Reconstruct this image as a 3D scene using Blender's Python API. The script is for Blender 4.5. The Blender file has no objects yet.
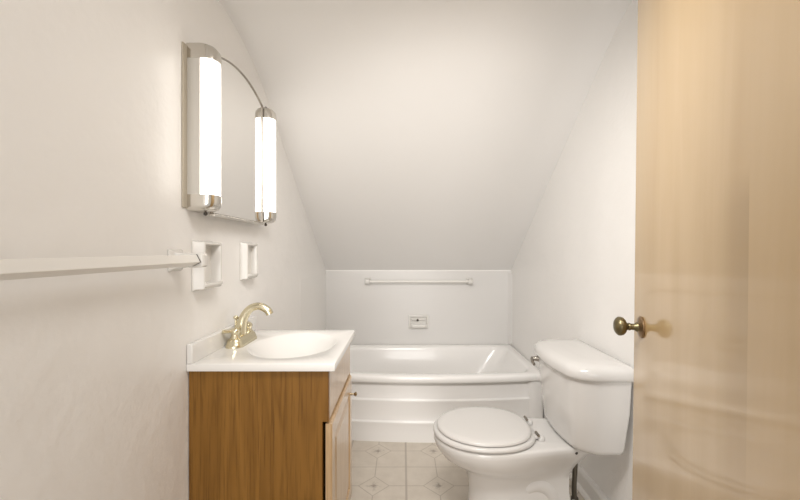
import bpy, bmesh, math, random
from mathutils import Vector, Matrix
PI = math.pi
S = bpy.context.scene
COL = S.collection
random.seed(4)

# ------------------------------------------------------------------ camera, world, lights, exposure
H = 1.17                      # camera height
cam_d = bpy.data.cameras.new('camera')
cam = bpy.data.objects.new('camera', cam_d); COL.objects.link(cam)
cam.location = (0, 0, H); cam.rotation_euler = (PI/2, 0, 0)
cam_d.sensor_width = 36; cam_d.lens = 375/800*36; cam_d.shift_x = -3/800
cam_d.clip_start = 0.02
S.camera = cam

w = bpy.data.worlds.new('world'); S.world = w; w.use_nodes = True
bg = w.node_tree.nodes['Background']
bg.inputs['Color'].default_value = (1.0, 0.97, 0.935, 1); bg.inputs['Strength'].default_value = 0.70

def area(name, loc, target, size, energy, color=(1, .97, .935)):
    d = bpy.data.lights.new(name, 'AREA'); d.shape = 'RECTANGLE'
    d.size, d.size_y = size; d.energy = energy; d.color = color
    o = bpy.data.objects.new(name, d); COL.objects.link(o); o.location = loc
    o.rotation_euler = (Vector(target) - Vector(loc)).to_track_quat('-Z', 'Y').to_euler()
    return o
# added fill panel standing in the hall behind the camera, no actual lamp
area('hall_fill', (0.0, -4.0, 1.3), (0.12, 3.0, 1.3), (1.8, 2.0), 80)
area('ceiling_lamp', (.20, .75, 1.97), (.20, .95, 0), (.5, .3), 3.6)
area('fill_spot', (.0, .62, 1.84), (.48, 2.6, .38), (.5, .3), 7.2).data.spread = math.radians(108)  # added fill aimed at the tub and back wall, no real fixture

S.view_settings.view_transform = 'Standard'; S.view_settings.look = 'None'
S.view_settings.exposure = 0.0; S.view_settings.gamma = 1.0
S.view_settings.use_curve_mapping = False

LENS_EMIT = 3.9

# ------------------------------------------------------------------ materials
def new_mat(name):
    m = bpy.data.materials.new(name); m.use_nodes = True
    return m, m.node_tree, m.node_tree.nodes['Principled BSDF']
def simple(name, col, rough=.5, metal=0, spec=None, coat=0, bump=None):
    m, t, b = new_mat(name)
    b.inputs['Base Color'].default_value = (*col, 1); b.inputs['Roughness'].default_value = rough
    b.inputs['Metallic'].default_value = metal
    if spec is not None: b.inputs['Specular IOR Level'].default_value = spec
    if coat: b.inputs['Coat Weight'].default_value = coat; b.inputs['Coat Roughness'].default_value = .08
    if bump:
        n = t.nodes.new('ShaderNodeTexNoise'); n.inputs['Scale'].default_value = bump[0]; n.inputs['Detail'].default_value = 4
        tc = t.nodes.new('ShaderNodeTexCoord'); t.links.new(tc.outputs['Object'], n.inputs['Vector'])
        bp = t.nodes.new('ShaderNodeBump'); bp.inputs['Strength'].default_value = bump[1]; bp.inputs['Distance'].default_value = bump[2]
        t.links.new(n.outputs['Fac'], bp.inputs['Height']); t.links.new(bp.outputs['Normal'], b.inputs['Normal'])
    return m
class G:   # tiny node-graph calculator
    def __init__(s, t): s.t = t
    def m(s, op, a, b=None, c=None):
        n = s.t.nodes.new('ShaderNodeMath'); n.operation = op
        for i, v in enumerate((a, b, c)):
            if v is None: continue
            if isinstance(v, (int, float)): n.inputs[i].default_value = v
            else: s.t.links.new(v, n.inputs[i])
        return n.outputs[0]
    def mix(s, fac, a, b):
        n = s.t.nodes.new('ShaderNodeMix'); n.data_type = 'RGBA'
        for k, v in ((0, fac), (6, a), (7, b)):
            if isinstance(v, (int, float)): n.inputs[k].default_value = v
            elif isinstance(v, tuple): n.inputs[k].default_value = (*v, 1)
            else: s.t.links.new(v, n.inputs[k])
        return n.outputs[2]
    def coords(s, scale=(1, 1, 1), loc=(0, 0, 0)):
        tc = s.t.nodes.new('ShaderNodeTexCoord'); mp = s.t.nodes.new('ShaderNodeMapping')
        mp.inputs['Scale'].default_value = scale; mp.inputs['Location'].default_value = loc
        s.t.links.new(tc.outputs['Object'], mp.inputs['Vector']); return mp.outputs['Vector']
    def noise(s, vec, scale, detail=3, rough=.5, dist=0):
        n = s.t.nodes.new('ShaderNodeTexNoise'); s.t.links.new(vec, n.inputs['Vector'])
        n.inputs['Scale'].default_value = scale; n.inputs['Detail'].default_value = detail
        n.inputs['Roughness'].default_value = rough; n.inputs['Distortion'].default_value = dist
        return n.outputs['Fac']
    def ramp(s, v, lo, hi):
        n = s.t.nodes.new('ShaderNodeMapRange'); n.inputs['From Min'].default_value = lo; n.inputs['From Max'].default_value = hi
        s.t.links.new(v, n.inputs['Value']); return n.outputs[0]
    def bump(s, b, h, strength, dist):
        n = s.t.nodes.new('ShaderNodeBump'); n.inputs['Strength'].default_value = strength; n.inputs['Distance'].default_value = dist
        s.t.links.new(h, n.inputs['Height']); s.t.links.new(n.outputs['Normal'], b.inputs['Normal'])

def plaster(name, col, rough, amp):
    m, t, b = new_mat(name); g = G(t)
    v = g.coords()
    big = g.noise(v, 5.5, 4, .55); fine = g.noise(v, 38, 3, .6)
    h = g.m('ADD', big, g.m('MULTIPLY', fine, .12))
    b.inputs['Base Color'].default_value = (*col, 1); b.inputs['Roughness'].default_value = rough
    g.bump(b, h, amp, .02)
    return m
M_wall = plaster('cream_gloss_paint', (.895, .878, .855), .36, .34)
M_ceil = plaster('cream_ceiling_paint', (.855, .84, .82), .55, .07)
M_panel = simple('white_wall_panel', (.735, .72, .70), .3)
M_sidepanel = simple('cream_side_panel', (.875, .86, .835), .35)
M_trim = simple('white_trim_paint', (.82, .80, .77), .4)
M_porc = simple('white_porcelain', (.71, .695, .675), .12, coat=.3)
M_enamel = simple('white_tub_enamel', (.87, .855, .835), .22, coat=.3)
M_seat = simple('white_seat_plastic', (.68, .665, .645), .25)
M_marble = simple('white_cultured_marble', (.80, .785, .76), .15, coat=.3)
M_ceramic = simple('white_ceramic', (.74, .72, .685), .22, bump=(40, .1, .004))
M_chrome = simple('chrome', (.66, .635, .59), .16, 1)
M_edge = simple('dull_nickel', (.34, .31, .27), .35, .9)
M_gapshade = simple('tan_gap_shade', (.46, .41, .33), .5)  # shade tone for the strip beside each wall light
M_lever = simple('dull_chrome', (.36, .33, .29), .25, 1)
M_satin = simple('satin_white_metal', (.60, .575, .53), .35, .25)
M_brass = simple('polished_brass', (.70, .64, .47), .27, 1)
M_knobbr = simple('small_brass', (.42, .34, .22), .25, 1)
M_bronze = simple('aged_bronze', (.20, .165, .09), .34, .9)
M_rosette = simple('worn_bronze_plate', (.30, .20, .11), .36, .9)
M_dark = simple('dark_gap', (.03, .025, .02), .7)
M_screw = simple('dark_screw', (.10, .09, .08), .4, .8)
M_drain = simple('drain_chrome', (.6, .58, .54), .2, 1)
M_bar = simple('white_bar_enamel', (.82, .80, .76), .28)
M_mirror = simple('mirror_silver', (.90, .89, .87), .015, 1)
M_hose = simple('grey_steel_pipe', (.13, .115, .09), .42, .7)

m, t, b = new_mat('glowing_lamp_diffuser'); M_lens = m
b.inputs['Base Color'].default_value = (.9, .88, .84, 1)
b.inputs['Emission Color'].default_value = (1, .95, .88, 1); b.inputs['Emission Strength'].default_value = LENS_EMIT
b.inputs['Roughness'].default_value = .35

def oak(name, c_dark, c_light, c_pore, rough=.34, off=(0, 0, 0), k=1.0):
    m, t, b = new_mat(name); g = G(t)
    v = g.coords((1, 1, .11), off)
    warp = g.noise(v, 5.0, 3, .5)
    wv = g.m('FRACT', g.m('MULTIPLY', warp, 13.0*k))
    tri = g.m('ABSOLUTE', g.m('SUBTRACT', g.m('MULTIPLY', wv, 2), 1))
    band = g.m('POWER', tri, 1.6)
    fine = g.noise(g.coords((1, 1, .03), off), 170, 3, .6)
    broad = g.noise(g.coords((1, 1, .2), off), 4, 2)
    c = g.mix(g.m('MULTIPLY', band, .62), c_light, c_dark)
    c = g.mix(g.ramp(fine, .5, .75), c, c_pore)
    c = g.mix(g.m('MULTIPLY', g.ramp(broad, .35, .7), .35), c, c_dark)
    t.links.new(c, b.inputs['Base Color']); b.inputs['Roughness'].default_value = rough; b.inputs['Specular IOR Level'].default_value = .3
    g.bump(b, fine, .06, .002)
    return m
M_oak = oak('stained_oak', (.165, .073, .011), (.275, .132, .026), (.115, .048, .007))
M_oakdoor = oak('stained_oak_front_lit', (.46, .30, .155), (.56, .39, .225), (.38, .235, .11), .32, (3, 1, 2))  # same oak, lightened: the lit, reflecting front is worked into its colour

ob = M_oakdoor.node_tree.nodes['Principled BSDF']; ob.inputs['Coat Weight'].default_value = .8; ob.inputs['Coat Roughness'].default_value = .22
m, t, b = new_mat('varnished_maple'); M_maple = m; g = G(t)
v = g.coords((1, 1, .1))
n1 = g.noise(v, 7, 4, .55, .6); n2 = g.noise(g.coords((1, 1, .025)), 90, 3, .6)
n3 = g.noise(g.coords((1, 1, .35), (5, 2, 1)), 3, 2)
# broad veneer leaves running the height of the door
tc = t.nodes.new('ShaderNodeTexCoord'); sp = t.nodes.new('ShaderNodeSeparateXYZ'); t.links.new(tc.outputs['Object'], sp.inputs[0])
leaf = g.noise(g.coords((0, 1, 0)), 9, 0)
c = g.mix(g.ramp(n1, .3, .72), (.64, .455, .24), (.53, .35, .155))
c = g.mix(g.m('MULTIPLY', g.ramp(n2, .5, .8), .30), c, (.54, .355, .15))
c = g.mix(g.m('MULTIPLY', g.ramp(n3, .4, .75), .35), c, (.60, .41, .18))
c = g.mix(g.m('MULTIPLY', g.ramp(leaf, .35, .65), .25), c, (.74, .55, .31))
# a darker streak of heartwood that stops at a veneer joint
streak = g.m('MULTIPLY', g.m('GREATER_THAN', sp.outputs[1], .215), g.ramp(sp.outputs[1], .315, .235))
zs = g.m('MULTIPLY', g.ramp(sp.outputs[2], 1.30, 1.24), g.ramp(sp.outputs[2], .70, 1.10))
c = g.mix(g.m('MULTIPLY', g.m('MULTIPLY', streak, zs), .8), c, (.45, .30, .13))
t.links.new(c, b.inputs['Base Color']); b.inputs['Roughness'].default_value = .28
b.inputs['Coat Weight'].default_value = 1; b.inputs['Coat Roughness'].default_value = .085; b.inputs['Coat IOR'].default_value = 1.7
g.bump(b, g.noise(g.coords((1, 1, .5)), 5, 2), .05, .01)

# patterned vinyl tiles
TL = .3225; GX, GY = .016, 2.022
m, t, b = new_mat('patterned_vinyl_tile'); M_floor = m; g = G(t)
tc = t.nodes.new('ShaderNodeTexCoord'); sp = t.nodes.new('ShaderNodeSeparateXYZ'); t.links.new(tc.outputs['Object'], sp.inputs[0])
u = g.m('MULTIPLY', g.m('SUBTRACT', g.m('FRACT', g.m('DIVIDE', g.m('ADD', sp.outputs[0], 40*TL-GX), TL)), .5), TL)
vv = g.m('MULTIPLY', g.m('SUBTRACT', g.m('FRACT', g.m('DIVIDE', g.m('ADD', sp.outputs[1], 40*TL-GY), TL)), .5), TL)
au, av = g.m('ABSOLUTE', u), g.m('ABSOLUTE', vv)
def line(d, wd): return g.ramp(d, wd, wd*.35)
gx = line(g.m('SUBTRACT', TL/2, au), .0075); gy = line(g.m('SUBTRACT', TL/2, av), .0036)
dsum = g.m('ADD', au, av)
outside = g.m('GREATER_THAN', dsum, .076)
dia = line(g.m('ABSOLUTE', g.m('SUBTRACT', dsum, .076)), .0036)
mu = g.m('MULTIPLY', line(au, .0030), outside); mv = g.m('MULTIPLY', line(av, .0028), outside)
core = g.m('MULTIPLY', g.ramp(dsum, .022, .008), .8)
star = g.m('MULTIPLY', g.ramp(g.noise(g.coords(), 75, 2), .46, .60), g.ramp(dsum, .034, .008))
petal = g.m('MULTIPLY', g.ramp(g.noise(g.coords(), 60, 2), .5, .62), g.m('MULTIPLY', g.ramp(dsum, .055, .03), .35))
mott = g.noise(g.coords(), 14, 5, .65)
c = g.mix(g.ramp(mott, .3, .75), (.66, .60, .52), (.575, .515, .44))
lines = g.m('MAXIMUM', g.m('MAXIMUM', dia, mu), mv)
c = g.mix(g.m('MULTIPLY', lines, .62), c, (.30, .25, .20))
c = g.mix(g.m('MULTIPLY', g.m('MAXIMUM', core, g.m('MAXIMUM', star, petal)), .85), c, (.24, .20, .165))
c = g.mix(g.m('MULTIPLY', gy, .6), c, (.36, .31, .26))
c = g.mix(g.m('MULTIPLY', gx, .75), c, (.37, .32, .27))
t.links.new(c, b.inputs['Base Color']); b.inputs['Roughness'].default_value = .42

# ------------------------------------------------------------------ mesh helpers
ORG = {}
def mk(name, bm, mat, parent=None, smooth=True, bevel=0, seg=3, origin=None, angle=40, sub=0):
    """links one mesh object; vertices are given in world (or in the thing's own) coordinates"""
    org = ORG[parent.name] if parent else Vector(origin or (0, 0, 0))
    bmesh.ops.recalc_face_normals(bm, faces=bm.faces[:])
    bmesh.ops.translate(bm, verts=bm.verts[:], vec=-org)
    me = bpy.data.meshes.new(name); bm.to_mesh(me); bm.free()
    o = bpy.data.objects.new(name, me); COL.objects.link(o)
    me.materials.append(mat)
    for p in me.polygons: p.use_smooth = smooth
    if bevel:
        md = o.modifiers.new('bevel', 'BEVEL'); md.width = bevel; md.segments = seg; md.limit_method = 'ANGLE'; md.angle_limit = math.radians(35)
    if sub:
        md = o.modifiers.new('sub', 'SUBSURF'); md.levels = sub; md.render_levels = sub
    if smooth and not sub:
        try: me.set_sharp_from_angle(angle=math.radians(angle if not bevel else 60))
        except Exception: pass
    if parent: o.parent = parent
    else: o.location = org
    ORG[o.name] = org
    return o
def thing(name, label, cat, loc, group=None, own=False):
    o = bpy.data.objects.new(name, None); COL.objects.link(o); o.location = loc
    o.empty_display_size = .1
    o['label'] = label; o['category'] = cat
    if group: o['group'] = group
    ORG[o.name] = Vector((0, 0, 0)) if own else Vector(loc)
    return o
def structure(o, label, cat):
    o['kind'] = 'structure'; o['label'] = label; o['category'] = cat; return o
def box(bm, x0, x1, y0, y1, z0, z1):
    vs = [bm.verts.new(p) for p in ((x0,y0,z0),(x1,y0,z0),(x1,y1,z0),(x0,y1,z0),(x0,y0,z1),(x1,y0,z1),(x1,y1,z1),(x0,y1,z1))]
    for f in ((0,3,2,1),(4,5,6,7),(0,1,5,4),(1,2,6,5),(2,3,7,6),(3,0,4,7)): bm.faces.new([vs[i] for i in f])
def boxes(*bs):
    bm = bmesh.new()
    for q in bs: box(bm, *q)
    return bm
def loft(bm, rings, cap0=True, cap1=True, closed=True):
    R = [[bm.verts.new(p) for p in r] for r in rings]
    n = len(R[0])
    for a, c in zip(R, R[1:]):
        for i in range(n if closed else n-1):
            j = (i+1) % n
            bm.faces.new((a[i], a[j], c[j], c[i]))
    if cap0: bm.faces.new(R[0][::-1])
    if cap1: bm.faces.new(R[-1])
    return R
def tube(bm, pts, r, n=12, caps=True):
    pts = [Vector(p) for p in pts]; rs = r if isinstance(r, (list, tuple)) else [r]*len(pts)
    rings = []; up = None
    for i, p in enumerate(pts):
        d = (pts[min(i+1, len(pts)-1)] - pts[max(i-1, 0)]).normalized()
        if up is None:
            up = d.orthogonal().normalized()
        up = (up - d*up.dot(d)).normalized(); s = d.cross(up)
        rings.append([p + (up*math.cos(2*PI*k/n) + s*math.sin(2*PI*k/n))*rs[i] for k in range(n)])
    loft(bm, rings, caps, caps)
def lathe(bm, prof, c, axis, n=24):
    """prof: (distance along axis, radius)"""
    d = Vector(axis).normalized(); u_ = d.orthogonal().normalized(); s = d.cross(u_); c = Vector(c)
    loft(bm, [[c + d*h + (u_*math.cos(2*PI*k/n) + s*math.sin(2*PI*k/n))*max(r, 1e-4) for k in range(n)] for h, r in prof])
def bez(ps, n=16):
    """Catmull-Rom through points"""
    ps = [Vector(p) for p in ps]; out = []
    for i in range(len(ps)-1):
        p0, p1, p2, p3 = ps[max(i-1, 0)], ps[i], ps[i+1], ps[min(i+2, len(ps)-1)]
        for k in range(n):
            q = k/n
            out.append(.5*((2*p1) + (p2-p0)*q + (2*p0-5*p1+4*p2-p3)*q*q + (3*p1-p0-3*p2+p3)*q**3))
    out.append(ps[-1]); return out
def rrect(x0, x1, y0, y1, r, n=6, m=12):
    """rounded rectangle with m points along each straight side"""
    pts = []
    cs = (((x1-r, y0+r), -PI/2), ((x1-r, y1-r), 0), ((x0+r, y1-r), PI/2), ((x0+r, y0+r), PI))
    for k, ((cx, cy), a0) in enumerate(cs):
        arc = [(cx + r*math.cos(a0+PI/2*i/n), cy + r*math.sin(a0+PI/2*i/n)) for i in range(n+1)]
        pts += arc
        (nx, ny), na = cs[(k+1) % 4]
        e = (nx + r*math.cos(na), ny + r*math.sin(na)); a = arc[-1]
        pts += [(a[0]+(e[0]-a[0])*i/m, a[1]+(e[1]-a[1])*i/m) for i in range(1, m)]
    return pts

# ------------------------------------------------------------------ room shell
XL, XR, YB, YF = -.629, .882, 3.06, -.7
structure(mk('floor', boxes((XL-.1, XR+.1, YF, YB+.1, -.08, 0)), M_floor, smooth=False), 'beige vinyl floor with diamond medallion tiles', 'floor')
structure(mk('wall_left', boxes((XL-.1, XL, YF, YB+.1, 0, 2.3)), M_wall, smooth=False), 'cream painted plaster wall behind the vanity', 'wall')
structure(mk('wall_right', boxes((XR, XR+.1, YF, YB+.1, 0, 2.3)), M_wall, smooth=False), 'cream painted wall behind the toilet', 'wall')
structure(mk('wall_back', boxes((XL, XR, YB, YB+.1, 0, 1.2)), M_wall, smooth=False), 'low white knee wall behind the bathtub', 'wall')
# ceiling: attic slope rounding into the flat ceiling
prof_l = [(3.20, .915), (3.06, 1.007), (2.314, 1.479), (1.709, 1.893), (1.56, 1.963), (1.40, 2.012), (1.27, 2.026), (.6, 2.03), (YF-.3, 2.03)]
prof_r = [(3.20, .907), (3.06, 1.007), (2.314, 1.547), (1.55, 2.084), (1.44, 2.135), (1.36, 2.140), (YF-.3, 2.14)]
def interp(P, y):
    for (ya, za), (yb, zb) in zip(P, P[1:]):
        if yb <= y <= ya: return za + (zb-za)*(ya-y)/(ya-yb)
def smooth_z(P, y, wd):
    return sum(interp(P, y + wd*(k-8)/8)*(1-abs(k-8)/9) for k in range(17))/sum(1-abs(k-8)/9 for k in range(17))
ys = [3.10, 3.06] + [3.0 - .04*k for k in range(52)] + [.7, .3, 0, YF]
bl = [Vector((0, y, smooth_z(prof_l, y, .20 if 1.2 < y < 2.7 else .08))) for y in ys]
br = [Vector((0, y, smooth_z(prof_r, y, .09))) for y in ys]
bm = bmesh.new(); NX = 20; rows = []
def wx(q): return 1 - (1-q)**2.4      # the sag of the old plaster is strongest at the left wall
for a, c in zip(bl, br):
    rows.append([(XL-.02 + (XR-XL+.04)*i/NX, a.y + (c.y-a.y)*wx(i/NX), a.z + (c.z-a.z)*wx(i/NX)) for i in range(NX+1)])
low = rows; V = [[bm.verts.new(p) for p in r] for r in rows]
T_ = [[bm.verts.new((p[0], p[1]+.05, p[2]+.12)) for p in r] for r in rows]
for A in (V, T_):
    for i in range(len(A)-1):
        for j in range(NX): bm.faces.new((A[i][j], A[i][j+1], A[i+1][j+1], A[i+1][j]))
for i in range(len(V)-1):
    for j in (0, NX): bm.faces.new((V[i][j], V[i+1][j], T_[i+1][j], T_[i][j]))
for i in (0, len(V)-1):
    for j in range(NX): bm.faces.new((V[i][j], V[i][j+1], T_[i][j+1], T_[i][j]))
structure(mk('ceiling', bm, M_ceil), 'cream attic ceiling sloping down over the bathtub', 'ceiling')
# tub surround panel and corner strips
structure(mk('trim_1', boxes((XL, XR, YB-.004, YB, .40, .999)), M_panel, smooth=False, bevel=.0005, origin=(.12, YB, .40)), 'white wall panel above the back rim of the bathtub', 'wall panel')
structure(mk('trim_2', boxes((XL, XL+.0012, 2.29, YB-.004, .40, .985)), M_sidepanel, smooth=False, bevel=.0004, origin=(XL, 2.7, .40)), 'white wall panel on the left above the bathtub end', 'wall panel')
bm = bmesh.new()
prof = [(XR-.028, YB-.004), (XR-.024, YB-.008), (XR-.006, YB-.026), (XR, YB-.03), (XR, YB-.004)]
loft(bm, [[(x, y, .405) for x, y in prof], [(x, y, .985) for x, y in prof]])
structure(mk('trim_3', bm, M_panel, smooth=False, origin=(XR-.01, YB-.01, .405)), 'narrow white cove strip in the right corner above the tub', 'trim')
# baseboard with shoe moulding
prof = [(XR, 0), (XR-.03, 0), (XR-.03, .006), (XR-.026, .014), (XR-.018, .018), (XR-.015, .02), (XR-.015, .082), (XR-.011, .092), (XR-.006, .098), (XR, .10)]
bm = bmesh.new(); loft(bm, [[(x, y, z) for x, z in prof] for y in (YF, 2.27)])
structure(mk('baseboard_right', bm, M_trim, smooth=False, origin=(XR, 1.0, 0)), 'white baseboard with shoe moulding under the toilet wall', 'baseboard')

# ------------------------------------------------------------------ room door (open, seen along its face)
DW, DH = .76, 2.0
PH = math.radians(16)
bm = boxes((0, .035, 0, DW, .008, DH))
door = mk('door_1', bm, M_maple, smooth=False, bevel=.0015, seg=2)
structure(door, 'open flush maple door at the right edge', 'door')
door.location = (.68 - .76*math.sin(PH) - .0130, 1.10 - .76*math.cos(PH), 0)
door.rotation_euler = (0, .010, -PH)
ORG['door_1'] = Vector((0, 0, 0))
kc = (0, DW-.067, .957)
bm = bmesh.new()
lathe(bm, [(0, .029), (.002, .030), (.0045, .0285), (.006, .026), (.008, .017), (.010, .014)], kc, (-1, 0, 0), 32)
ros = mk('rosette', bm, M_rosette, door); ros['label'] = 'worn reddish bronze knob plate'
bm = bmesh.new()
lathe(bm, [(.008, .013), (.014, .0125), (.018, .009), (.026, .0085), (.030, .0105), (.032, .0105), (.034, .009), (.038, .012), (.041, .019),
           (.046, .0242), (.052, .0262), (.058, .0258), (.063, .022), (.067, .0155), (.0685, .010), (.069, .001)], kc, (-1, 0, 0), 32)
kn = mk('door_knob', bm, M_bronze, door); kn['label'] = 'dark aged bronze knob'

# ------------------------------------------------------------------ bathtub
tub = thing('bathtub', 'white built-in bathtub with ribbed bowed apron under the sloped ceiling', 'bathtub', (.12, 2.66, 0))
def bow(x): return .11*(x-.2)**2
RF = 2.258
def tub_ring(ins, z, r, fr=0, endr=0):
    x0, x1, y0, y1 = XL+.006+ins, XR-.004-ins-endr, RF+ins+fr, YB-.006-ins
    out = []
    for x, y in rrect(x0, x1, y0, y1, r):
        q = max(0, min(1, (y1-y)/(y1-y0)))
        out.append((x, y + bow(x)*q*(1 if ins < .12 else .7), z))
    return out
bm = bmesh.new()
rings = [tub_ring(.004, .366, .004), tub_ring(0, .372, .004), tub_ring(0, .392, .004), tub_ring(.004, .401, .006), tub_ring(.014, .406, .012),
         tub_ring(.05, .406, .06), tub_ring(.064, .403, .08), tub_ring(.072, .395, .09), tub_ring(.080, .375, .10),
         tub_ring(.10, .25, .13, .0, .06), tub_ring(.125, .12, .15, .0, .12), tub_ring(.155, .07, .15, .0, .15), tub_ring(.20, .058, .13, 0, .16)]
loft(bm, rings, cap0=False)
mk('basin', bm, M_enamel, tub, angle=70)
bm = bmesh.new()
AP = [(.388, .016), (.372, .019), (.360, .021), (.300, .021), (.262, .020), (.257, .0185), (.254, .013), (.250, .0105), (.246, .0105), (.238, .0125), (.16, .0135),
      (.131, .013), (.126, .0115), (.123, .006), (.119, .0035), (.115, .0035), (.107, .0055), (.05, .006), (.012, .0055), (0, .006)]
xs = [XL+.004 + (.776-XL-.004)*i/40 for i in range(41)]
ext = [(.784, .010), (.792, .002), (.81, .0), (.850, .002), (.868, .010), (.876, .024)]
cols = []
for x in xs:
    cols.append([(x, RF + bow(x) + d + .013, z) for z, d in AP])
for x, d in ext:                              # plain end post of the apron
    cols.append([(x, RF + bow(x) + .014 + d, z) for z, _ in AP])
loft(bm, cols, False, False, closed=False)
for side in (cols[0], cols[-1]): pass
mk('apron', bm, M_enamel, tub, angle=70)
bm = bmesh.new(); lathe(bm, [(0, .03), (.003, .03), (.005, .024), (.005, .001)], (-.33, 2.68, .058), (0, 0, 1))
mk('drain', bm, M_drain, tub)

# ------------------------------------------------------------------ toilet
CY = 1.625
toi = thing('toilet', 'white two-piece toilet with closed lid against the right wall', 'toilet', (.55, CY, 0))
def egg(xf, xc, xb, w_, wb, z, n=18, mb=10, squeeze=1.0):
    half = []
    for i in range(n+1):
        a = PI/2*i/n
        half.append((xc - (xc-xf)*math.cos(a), w_*math.sin(a)))
    for k in range(1, mb+1):
        q = k/mb; s = q*q*(3-2*q)
        half.append((xc + (xb-xc)*q*.985, w_ + (wb-w_)*s))
    half += [(xb-(xb-xc)*.006, wb*.94), (xb, wb*.8), (xb, wb*.4)]
    pts = [(x, CY - y, z) for x, y in half] + [(x, CY + y, z) for x, y in half[::-1][:-1]]
    return pts
bm = bmesh.new()
loft(bm, [egg(.262, .44, .74, .118, .10, 0), egg(.262, .44, .74, .118, .10, .015), egg(.275, .44, .72, .106, .090, .035), egg(.284, .44, .70, .098, .080, .09),
          egg(.286, .44, .69, .096, .076, .17), egg(.276, .44, .69, .098, .076, .222), egg(.250, .43, .69, .112, .078, .246), egg(.205, .41, .70, .138, .086, .270),
          egg(.168, .38, .71, .161, .10, .298), egg(.144, .36, .735, .177, .118, .332), egg(.134, .35, .745, .183, .130, .358), egg(.134, .35, .745, .183, .133, .374), egg(.140, .35, .742, .178, .129, .381),
          egg(.16, .35, .735, .16, .118, .383)])
for sg in (-1, 1):                           # trapway swelling on both flanks
    path = bez([(.42, CY+sg*.02, .06), (.46, CY+sg*.040, .14), (.53, CY+sg*.048, .200), (.59, CY+sg*.042, .185), (.625, CY+sg*.036, .12), (.63, CY+sg*.034, .005)], 8)
    tube(bm, path, [.030 + .018*min(1, i/14) for i in range(len(path))], 18)
mk('bowl', bm, M_porc, toi, angle=60)
# seat ring, lid
def seat_ring(xf, xb, w_, z, flat=None):
    cx_, a_ = (xf+xb)/2, (xb-xf)/2; n = 64; pts = []
    for k in range(n):
        t_ = 2*PI*k/n; c_, s_ = math.cos(t_), math.sin(t_)
        e = .86 if c_ > 0 else 1.0                     # the hinge end is a little squarer
        pts.append((cx_ + a_*math.copysign(abs(c_)**e, c_), CY + w_*math.copysign(abs(s_)**e, s_), z))
    return pts
bm = bmesh.new()
R = [seat_ring(.140, .555, .179, .384), seat_ring(.131, .560, .187, .389), seat_ring(.131, .560, .187, .397), seat_ring(.138, .556, .181, .4035),
     seat_ring(.20, .50, .12, .4035, .07), seat_ring(.21, .49, .11, .39, .065), seat_ring(.20, .50, .12, .384, .07)]
rv = loft(bm, R, False, False)
for i in range(len(rv[0])):
    j = (i+1) % len(rv[0]); bm.faces.new((rv[-1][i], rv[-1][j], rv[0][j], rv[0][i]))
mk('seat', bm, M_seat, toi, angle=60)
bm = bmesh.new()
loft(bm, [seat_ring(.152, .538, .172, .4065, .10), seat_ring(.147, .542, .177, .409, .105), seat_ring(.147, .542, .177, .4155, .105), seat_ring(.153, .538, .171, .4205, .10),
          seat_ring(.175, .525, .15, .4235, .085), seat_ring(.24, .48, .09, .426, .05)])
mk('seat_lid', bm, M_seat, toi, angle=60)
for sg in (-1, 1):
    y = CY + sg*.072
    bm = bmesh.new()
    lathe(bm, [(0, .015), (.012, .015), (.018, .012), (.02, .006)], (.572, y, .382), (0, 0, 1), 18)
    box(bm, .54, .58, y-.010, y+.010, .392, .404)
    hg = mk('hinge', bm, M_seat, toi, bevel=.003)
    bm = bmesh.new(); tube(bm, [(.556, y-.016, .408), (.556, y+.016, .408)], .006, 12)
    q = mk('hinge_pin', bm, M_lever, hg); q['label'] = 'small chrome hinge pin'
# tank
def tank_ring(xf, xb, hw, z, r, bw):
    pts = []
    front = []
    n = 10
    for i in range(n+1):                        # near corner, from near side to the front
        a = PI/2*i/n
        front.append((xf + r - r*math.sin(a), -(hw - r) - r*math.cos(a)))
    m_ = 12
    for i in range(1, m_):
        front.append((xf, -(hw-r) + 2*(hw-r)*i/m_))
    for i in range(n+1):
        a = PI/2*i/n
        front.append((xf + r - r*math.cos(a), (hw - r) + r*math.sin(a)))
    pts = [(xb-.012, -hw)] + front + [(xb-.012, hw), (xb-.004, hw-.006), (xb, hw-.02), (xb, 0), (xb, -hw+.02), (xb-.004, -hw+.006)]
    out = []
    for x, y in pts:
        q = min(1, (xb-x)/(xb-xf)); k = q*q
        out.append((x - bw*(1-(y/hw)**2)*k, CY + y*(1 - .0), z))
    return out
bm = bmesh.new()
loft(bm, [tank_ring(.715, .805, .165, .384, .05, .03), tank_ring(.695, .825, .190, .386, .06, .032), tank_ring(.686, .836, .205, .394, .07, .033), tank_ring(.682, .841, .211, .410, .07, .033),
          tank_ring(.668, .858, .219, .55, .07, .034), tank_ring(.660, .862, .226, .680, .07, .036)])
mk('tank', bm, M_porc, toi, angle=60)
bm = bmesh.new()
loft(bm, [tank_ring(.656, .866, .231, .678, .07, .036), tank_ring(.649, .870, .238, .682, .075, .037), tank_ring(.647, .872, .241, .690, .075, .037), tank_ring(.647, .872, .241, .708, .075, .037),
          tank_ring(.652, .870, .236, .722, .075, .036), tank_ring(.664, .862, .224, .731, .07, .035), tank_ring(.69, .84, .20, .737, .06, .035), tank_ring(.73, .80, .15, .739, .03, .02)])
mk('tank_lid', bm, M_porc, toi, angle=60)
bm = bmesh.new()
ly = CY + .165
lathe(bm, [(0, .016), (.006, .016), (.010, .012), (.030, .010), (.034, .006)], (.652, ly, .652), (-1, 0, 0), 18)
tube(bm, [(.620, ly+.012, .654), (.613, ly-.008, .653), (.606, ly-.035, .647), (.606, ly-.058, .641)], [.006, .008, .0075, .006], 12)
q = mk('flush_lever', bm, M_lever, toi); q['label'] = 'small chrome flush lever'
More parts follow.
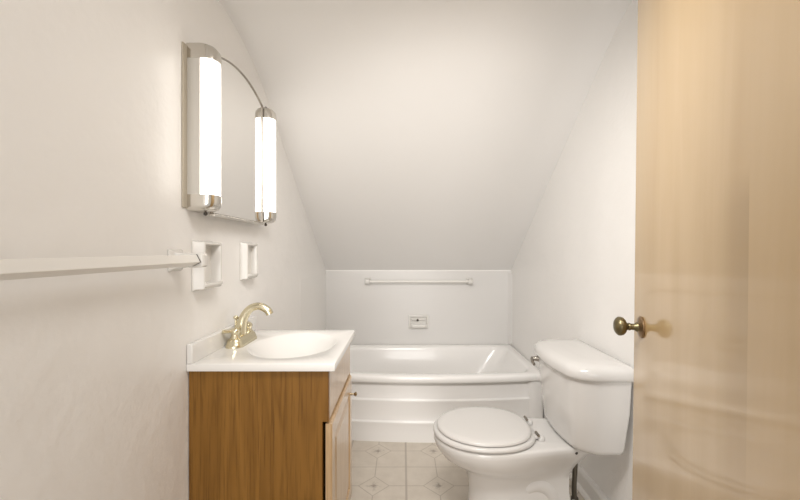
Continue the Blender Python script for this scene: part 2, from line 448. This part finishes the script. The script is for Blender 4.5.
for sg in (-1, 1):
    bm = bmesh.new(); lathe(bm, [(0, .016), (.010, .0155), (.018, .011), (.022, .003)], (.50, CY+sg*.125, .0), (0, 0, 1), 18)
    mk('bolt_cap', bm, M_seat, toi)
bm = bmesh.new(); lathe(bm, [(0, .006), (.006, .006), (.007, .001)], (.690, CY-.128, .362), (0, -1, 0), 12)
q = mk('tank_bolt', bm, M_screw, toi); q['label'] = 'dark tank bolt'
# water supply
sup = thing('water_supply_pipe', 'dark metal supply pipe rising from the floor behind the toilet', 'pipe', (.765, 1.672, 0))
PX, PY = .765, 1.672
bm = bmesh.new(); tube(bm, bez([(PX, PY, .0), (PX, PY, .05), (PX-.002, PY, .12), (PX+.006, PY+.005, .22), (PX+.012, PY+.012, .30), (PX+.012, PY+.012, .388)], 6), .0105, 14)
mk('pipe', bm, M_hose, sup)
bm = bmesh.new(); lathe(bm, [(0, .034), (.004, .032), (.010, .018), (.012, .011)], (PX, PY, .0), (0, 0, 1), 24)
mk('escutcheon', bm, M_hose, sup)
bm = bmesh.new(); lathe(bm, [(0, .013), (.004, .016), (.032, .016), (.036, .012)], (PX, PY, .035), (0, 0, 1), 16)
lathe(bm, [(0, .008), (.022, .008)], (PX, PY, .055), (-.5, -1, 0), 12)
vb = mk('valve', bm, M_hose, sup)
bm = bmesh.new(); lathe(bm, [(.022, .006), (.024, .016), (.032, .017), (.035, .012)], (PX, PY, .055), (-.5, -1, 0), 16)
q = mk('valve_handle', bm, M_trim, vb); q['label'] = 'pale valve handle'

# ------------------------------------------------------------------ vanity cabinet
VY0, VY1 = 1.098, 1.545
van = thing('vanity_cabinet', 'stained oak bathroom vanity cabinet under the white sink top', 'cabinet', (-.43, 1.32, 0))
XF = -.236
bm = boxes((XL+.002, XF, VY1-.016, VY1, 0, .816), (XL+.002, XL+.012, VY0+.016, VY1-.016, 0, .816),
           (XL+.012, XF, VY0+.016, VY1-.016, .10, .116), (XF-.075, XF-.06, VY0+.016, VY1-.016, 0, .10))
pts = [(XL+.002, 0), (XF, 0), (XF, .666), (XF+.0185, .666), (XF+.0185, .816), (XL+.002, .816)]
loft(bm, [[(x, VY0, z) for x, z in pts], [(x, VY0+.016, z) for x, z in pts]])
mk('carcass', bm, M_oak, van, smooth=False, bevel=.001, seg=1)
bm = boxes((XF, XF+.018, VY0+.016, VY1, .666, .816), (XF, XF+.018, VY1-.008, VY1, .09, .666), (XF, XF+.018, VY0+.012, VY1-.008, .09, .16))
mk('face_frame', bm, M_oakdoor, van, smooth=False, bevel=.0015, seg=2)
# door with raised panel
dx0 = XF+.006; dx1 = XF+.027; dy0, dy1, dz0, dz1 = VY0+.004, VY1-.012, .172, .660
bm = bmesh.new()
def rr(x, ins, chx=0): return [(x, dy0+ins, dz0+ins), (x, dy1-ins, dz0+ins), (x, dy1-ins, dz1-ins), (x, dy0+ins, dz1-ins)]
loft(bm, [rr(dx0, .006), rr(dx0+.003, 0), rr(dx1-.005, 0), rr(dx1, .006), rr(dx1, .052), rr(dx1-.007, .056), rr(dx1-.007, .062), rr(dx1-.001, .086)])
dr = mk('cabinet_door', bm, M_oakdoor, van, smooth=False)
bm = bmesh.new(); lathe(bm, [(0, .005), (.003, .005), (.005, .0035), (.012, .0035), (.015, .007), (.019, .009), (.023, .007), (.025, .001)], (dx1, dy1-.028, .592), (1, 0, 0), 18)
q = mk('knob', bm, M_knobbr, dr); q['label'] = 'small brass knob'

# ------------------------------------------------------------------ sink top
ZT = .84
top = thing('washbasin', 'white moulded sink top with oval basin on the oak vanity', 'sink', (-.415, 1.32, .816))
x0, x1, y0, y1 = XL+.001, -.198, 1.087, 1.556
bcx, bcy, bax, bay = -.383, 1.318, .150, .178
def ell(f, z, n=80, dx=0):
    return [(bcx + dx + bax*f*math.cos(2*PI*k/n), bcy + bay*f*math.sin(2*PI*k/n), z) for k in range(n)]
def rect_ring(ins, z, n=80):
    out = []
    X0, X1, Y0, Y1 = x0+ins, x1-ins, y0+ins, y1-ins
    corners = {round(math.atan2((Y-bcy)/bay, (X-bcx)/bax) % (2*PI) / (2*PI/n)) % n: (X, Y) for X in (X0, X1) for Y in (Y0, Y1)}
    for k in range(n):
        if k in corners: out.append((*corners[k], z)); continue
        a = 2*PI*k/n; dx, dy = bax*math.cos(a), bay*math.sin(a)
        s = min([(X1-bcx)/dx if dx > 1e-9 else 1e9, (X0-bcx)/dx if dx < -1e-9 else 1e9, (Y1-bcy)/dy if dy > 1e-9 else 1e9, (Y0-bcy)/dy if dy < -1e-9 else 1e9])
        out.append((bcx+dx*s, bcy+dy*s, z))
    return out
bm = bmesh.new()
loft(bm, [rect_ring(.006, ZT-.024), rect_ring(.001, ZT-.022), rect_ring(0, ZT-.004), rect_ring(.002, ZT-.001), rect_ring(.006, ZT), ell(1.0, ZT), ell(.985, ZT-.0015), ell(.95, ZT-.006), ell(.88, ZT-.018),
          ell(.76, ZT-.042), ell(.58, ZT-.072), ell(.36, ZT-.092), ell(.15, ZT-.098)], cap0=False)
mk('basin', bm, M_marble, top, angle=50)
bm = boxes((x0, x0+.018, y0, y1, ZT-.002, ZT+.057))
mk('backsplash', bm, M_marble, top, bevel=.004)
bm = bmesh.new(); lathe(bm, [(0, .021), (.003, .021), (.004, .014), (.002, .012), (.006, .004)], (bcx, bcy, ZT-.098), (0, 0, 1))
mk('drain', bm, M_drain, top)

# ------------------------------------------------------------------ faucet
FX, FY = -.573, 1.335
fau = thing('faucet', 'polished brass two-handle faucet with arched spout on the sink top', 'faucet', (FX, FY, ZT))
def stad(hw, hl, z, n=10):
    pts = []
    for i in range(2*n+1): pts.append((FX + hw*math.cos(PI*i/(2*n)), FY + hl - hw + hw*math.sin(PI*i/(2*n)), z))
    for i in range(2*n+1): pts.append((FX + hw*math.cos(PI+PI*i/(2*n)), FY - hl + hw + hw*math.sin(PI+PI*i/(2*n)), z))
    return pts
bm = bmesh.new()
loft(bm, [stad(.030, .085, ZT), stad(.030, .085, ZT+.007), stad(.0275, .082, ZT+.011), stad(.025, .079, ZT+.020), stad(.022, .075, ZT+.027), stad(.016, .066, ZT+.031)])
mk('base_plate', bm, M_brass, fau, angle=50)
bm = bmesh.new()
path = bez([(FX-.004, FY, ZT+.018), (FX-.002, FY, ZT+.055), (FX+.007, FY, ZT+.092), (FX+.031, FY, ZT+.122), (FX+.062, FY, ZT+.130), (FX+.088, FY, ZT+.118), (FX+.099, FY, ZT+.103)], 8)
tube(bm, path, [.0205 - .0075*min(1, i/26) for i in range(len(path))], 18)
tube(bm, [path[-1] + Vector((-.005, 0, .011)), path[-1] + Vector((.0005, 0, -.002))], .0125, 18)
mk('spout', bm, M_brass, fau, angle=60)
bm = bmesh.new(); tube(bm, [(FX-.022, FY, ZT+.02), (FX-.022, FY, ZT+.085)], .0045, 12)
lathe(bm, [(0, .0045), (.003, .008), (.008, .009), (.012, .007), (.014, .001)], (FX-.022, FY, ZT+.083), (0, 0, 1), 14)
mk('lift_rod', bm, M_brass, fau)
for sg in (-1, 1):
    y = FY + sg*.052
    bm = bmesh.new()
    lathe(bm, [(.02, .0185), (.03, .0175), (.038, .0135), (.044, .0125), (.048, .0155), (.056, .015), (.062, .010), (.066, .001)], (FX, y, ZT), (0, 0, 1), 20)
    hd = mk('handle', bm, M_brass, fau, angle=50)
    bm = bmesh.new()
    tube(bm, [(FX-.004, y, ZT+.052), (FX-.014, y+sg*.008, ZT+.053), (FX-.024, y+sg*.018, ZT+.055), (FX-.031, y+sg*.026, ZT+.056)], [.007, .006, .0065, .007], 12)
    mk('lever', bm, M_brass, hd)

# ------------------------------------------------------------------ mirror and wall lights
MZ = 1.283
MY0, MY1 = 1.157, 1.567; MX = XL + .040
mir = thing('mirror_cabinet', 'arch-topped wall mirror between the two tube lights above the vanity', 'mirror', (XL, 1.362, MZ))
def arch(ins, x):
    ya, yb = MY0+ins, MY1-ins; pts = [(x, ya, MZ+ins), (x, yb, MZ+ins)]
    for i in range(25):
        q = 1 - 2*i/24
        pts.append((x, (ya+yb)/2 + q*(yb-ya)/2, MZ + .488 + .044*(1-q*q) - ins))
    return pts
bm = bmesh.new(); loft(bm, [arch(.004, XL+.001), arch(.004, MX-.005)])
mk('cabinet_body', bm, M_satin, mir, smooth=False)
bm = bmesh.new(); loft(bm, [arch(.0, MX-.0055), arch(0, MX-.001), arch(.003, MX)])
mk('mirror_glass', bm, M_mirror, mir, smooth=False)
bm = bmesh.new(); fa, fb, fc, fd = arch(-.001, MX-.006), arch(-.001, MX+.004), arch(.001, MX+.004), arch(.001, MX-.006)
fr_ = loft(bm, [fa, fb, fc, fd], False, False)
for i in range(len(fa)):
    j = (i+1) % len(fa); bm.faces.new((fr_[3][i], fr_[3][j], fr_[0][j], fr_[0][i]))
mk('edge_frame', bm, M_edge, mir, smooth=False)
bm = boxes((MX-.012, MX+.007, MY0, MY1, MZ-.009, MZ-.001))
mk('bottom_rail', bm, M_chrome, mir, smooth=False, bevel=.001)
def dprof(sx, sy, z, yc):
    """D outline: straight sides from the wall, elliptical nose"""
    hw = .036*sy; xs_ = .050*sx; xe = .083*sx; pts = [(XL+.001, yc-hw, z), (XL+.026*sx, yc-hw, z), (XL+xs_, yc-hw, z)]
    n = 16
    for i in range(1, n):
        a = -PI/2 + PI*i/n
        pts.append((XL + xs_ + (xe-xs_)*math.cos(a)**.75, yc + hw*math.sin(a), z))
    pts += [(XL+xs_, yc+hw, z), (XL+.026*sx, yc+hw, z), (XL+.001, yc+hw, z)]
    return pts
def wall_light(yc, label, out):
    Lt = thing('wall_light', label, 'wall light', (XL, yc, MZ+.002), 'tube lights flanking the mirror')
    z0 = MZ + .002; z1 = z0 + .487
    mk('housing', boxes((XL+.001, XL+.042, yc-.0345, yc+.0345, z0+.03, z1-.03)), M_satin, Lt, smooth=False, bevel=.002)
    q = mk('gap_shadow', boxes((XL+.0003, XL+.005, yc + min(out*.055, -out*.034), yc + max(out*.055, -out*.034), z0+.006, z1-.010)), M_gapshade, Lt, smooth=False, bevel=.001)  # thin strip coloured as the shadow in the gap behind the housing
    q['label'] = 'tan strip painted as the shadow beside the housing'
    bm = bmesh.new()
    def lp(z):
        pts = [(XL+.042, yc-.0335, z)]; n = 18
        pts += [(XL + .050 + .0305*max(0, math.cos(-PI/2 + PI*i/n))**.75, yc + .0335*math.sin(-PI/2 + PI*i/n), z) for i in range(n+1)]
        return pts + [(XL+.042, yc+.0335, z)]
    loft(bm, [lp(z0+.04), lp(z1-.04)])
    q = mk('diffuser', bm, M_lens, Lt); q['label'] = 'glowing white diffuser tube'
    for top_ in (0, 1):
        bm = bmesh.new()
        zz = lambda d: (z1 - d) if top_ else (z0 + d)
        loft(bm, [dprof(1, 1, zz(.046), yc), dprof(1, 1, zz(.026), yc), dprof(.97, .985, zz(.014), yc), dprof(.88, .95, zz(.005), yc), dprof(.74, .88, zz(.001), yc), dprof(.6, .8, zz(0), yc)])
        cp = mk('end_cap', bm, M_chrome, Lt, angle=50)
        cp['label'] = 'rounded chrome end cap'
        bm = bmesh.new(); d = 1 if top_ else -1
        lathe(bm, [(-.004, .003), (.002, .003), (.004, .0055), (.009, .006), (.012, .003), (.013, .0005)], (XL+.040, yc, z1 if top_ else z0), (0, 0, d), 12)
        mk('finial', bm, M_screw, cp)
    return Lt
wall_light(MY0-.038, 'near glowing tube wall light with chrome caps left of the mirror', -1)
wall_light(MY1+.042, 'far glowing tube wall light with chrome caps nearest the tub', 1)

# ------------------------------------------------------------------ towel bar on the left wall
def diamond_bar(bm, y0_, y1_, x, z, r):
    def ring(y, s): return [(x + r*s*math.cos(a), y, z + r*s*math.sin(a)) for a in [math.radians(-17 + 90*k) for k in range(4)]]
    loft(bm, [ring(y0_, 1), ring(y1_, 1)])
tb = thing('towel_bar', 'long white square towel bar on the left wall beside the vanity', 'towel bar', (XL, .72, 1.142))
BZ, BX = 1.142, XL + .066
bm = bmesh.new(); diamond_bar(bm, .40, 1.022, BX, BZ, .0165)
mk('bar', bm, M_bar, tb, smooth=False, bevel=.0015, seg=2)
bm = bmesh.new(); diamond_bar(bm, 1.0125, 1.0165, BX, BZ, .0172)
q = mk('joint_ring', bm, M_screw, tb, smooth=False); q['label'] = 'dark joint line at the end of the bar'
for y in (.40, 1.030):
    bm = bmesh.new()
    def sq(x, h, hz): return [(x, y-h, BZ-hz), (x, y+h, BZ-hz), (x, y+h, BZ+hz), (x, y-h, BZ+hz)]
    loft(bm, [sq(XL, .030, .030), sq(XL+.006, .030, .030), sq(XL+.014, .020, .022), sq(XL+.040, .015, .019), sq(BX, .014, .020), sq(BX+.018, .013, .019), sq(BX+.022, .009, .014)])
    mk('post', bm, M_ceramic, tb, bevel=.004)
# ceramic recess holders
def holder(name, label, cat, ya, yb, za, zb, pr, lip):
    h = thing(name, label, cat, (XL, (ya+yb)/2, za))
    wl = .008
    bm = bmesh.new()
    def fr(x, i): return [(x, ya+i, za+i*1.4), (x, yb-i, za+i*1.4), (x, yb-i, zb-i), (x, ya+i, zb-i)]
    loft(bm, [fr(XL+.0005, -.004), fr(XL+.008, 0), fr(XL+pr-.004, .001), fr(XL+pr, .004), fr(XL+pr, wl), fr(XL+pr-.004, wl+.002), fr(XL+.004, wl+.004)])
    mk('recess_box', bm, M_ceramic, h, bevel=.0025)
    bm = bmesh.new()
    n = 10; yc = (ya+yb)/2; hw = (yb-ya)/2
    pts = [(XL+.004, ya+.004)] + [(XL+pr-.004 + lip*math.sin(PI*i/n)**.5 if 0 < i < n else XL+pr-.004, yc - (hw-.002)*math.cos(PI*i/n)) for i in range(n+1)] + [(XL+.004, yb-.004)]
    loft(bm, [[(x, y, za+.010) for x, y in pts], [(x, y, za+.019) for x, y in pts]])
    mk('shelf_lip', bm, M_ceramic, h, bevel=.002)
holder('tumbler_holder', 'larger white ceramic wall holder beside the towel bar end', 'holder', 1.118, 1.230, 1.050, 1.195, .037, .013)
holder('toothbrush_holder', 'smaller white ceramic wall holder above the faucet', 'holder', 1.448, 1.552, 1.056, 1.197, .029, .012)

# ------------------------------------------------------------------ things on the back wall
YW = YB - .004
tb2 = thing('towel_bar', 'slim white towel bar on the back wall above the tub', 'towel bar', (.127, YW, .915))
BZ = .918
bm = bmesh.new(); tube(bm, [(-.292, YW-.055, BZ), (.548, YW-.055, BZ)], .0105, 14)
mk('bar', bm, M_bar, tb2)
for x in (-.285, .541):
    bm = bmesh.new()
    def sq(y, h): return [(x-h, y, BZ-h), (x+h, y, BZ-h), (x+h, y, BZ+h), (x-h, y, BZ+h)]
    loft(bm, [sq(YW, .027), sq(YW-.008, .027), sq(YW-.016, .019), sq(YW-.046, .017), sq(YW-.066, .019), sq(YW-.072, .014)])
    mk('post', bm, M_ceramic, tb2, bevel=.004)
sd = thing('soap_dish', 'white ceramic soap dish set in the back wall above the tub', 'soap dish', (.125, YW, .525))
bm = bmesh.new()
sx0, sx1, sz0, sz1 = .045, .208, .530, .642
def fr(y, i, bt=0): return [(sx0+i, y, sz0+i+bt), (sx1-i, y, sz0+i+bt), (sx1-i, y, sz1-i), (sx0+i, y, sz1-i)]
loft(bm, [fr(YW, 0), fr(YW-.012, .001), fr(YW-.016, .005), fr(YW-.016, .014, .004), fr(YW-.012, .017, .006), fr(YW-.002, .020, .008)])
mk('recess_frame', bm, M_ceramic, sd, bevel=.002)
bm = bmesh.new()
pts = [(sx0+.012, YW-.004), (sx0+.012, YW-.030), (sx0+.03, YW-.046), (sx1-.03, YW-.046), (sx1-.012, YW-.030), (sx1-.012, YW-.004)]
loft(bm, [[(x, y, sz0+.016) for x, y in pts], [(x, y, sz0+.040) for x, y in pts]])
mk('tray', bm, M_ceramic, sd, bevel=.003)
bm = bmesh.new(); tube(bm, [(.072, YW-.026, sz1-.036), (.18, YW-.026, sz1-.036)], .004, 10)
for x in (.072, .18): tube(bm, [(x, YW-.026, sz1-.036), (x, YW-.004, sz1-.036)], .004, 10)
mk('grab_rail', bm, M_ceramic, sd)
bm = bmesh.new(); lathe(bm, [(0, .010), (.003, .010), (.006, .005), (.007, .001)], (.118, YW-.028, sz1-.038), (0, -1, 0), 14)
q = mk('dark_button', bm, M_screw, sd); q['label'] = 'small dark round spot on the dish'
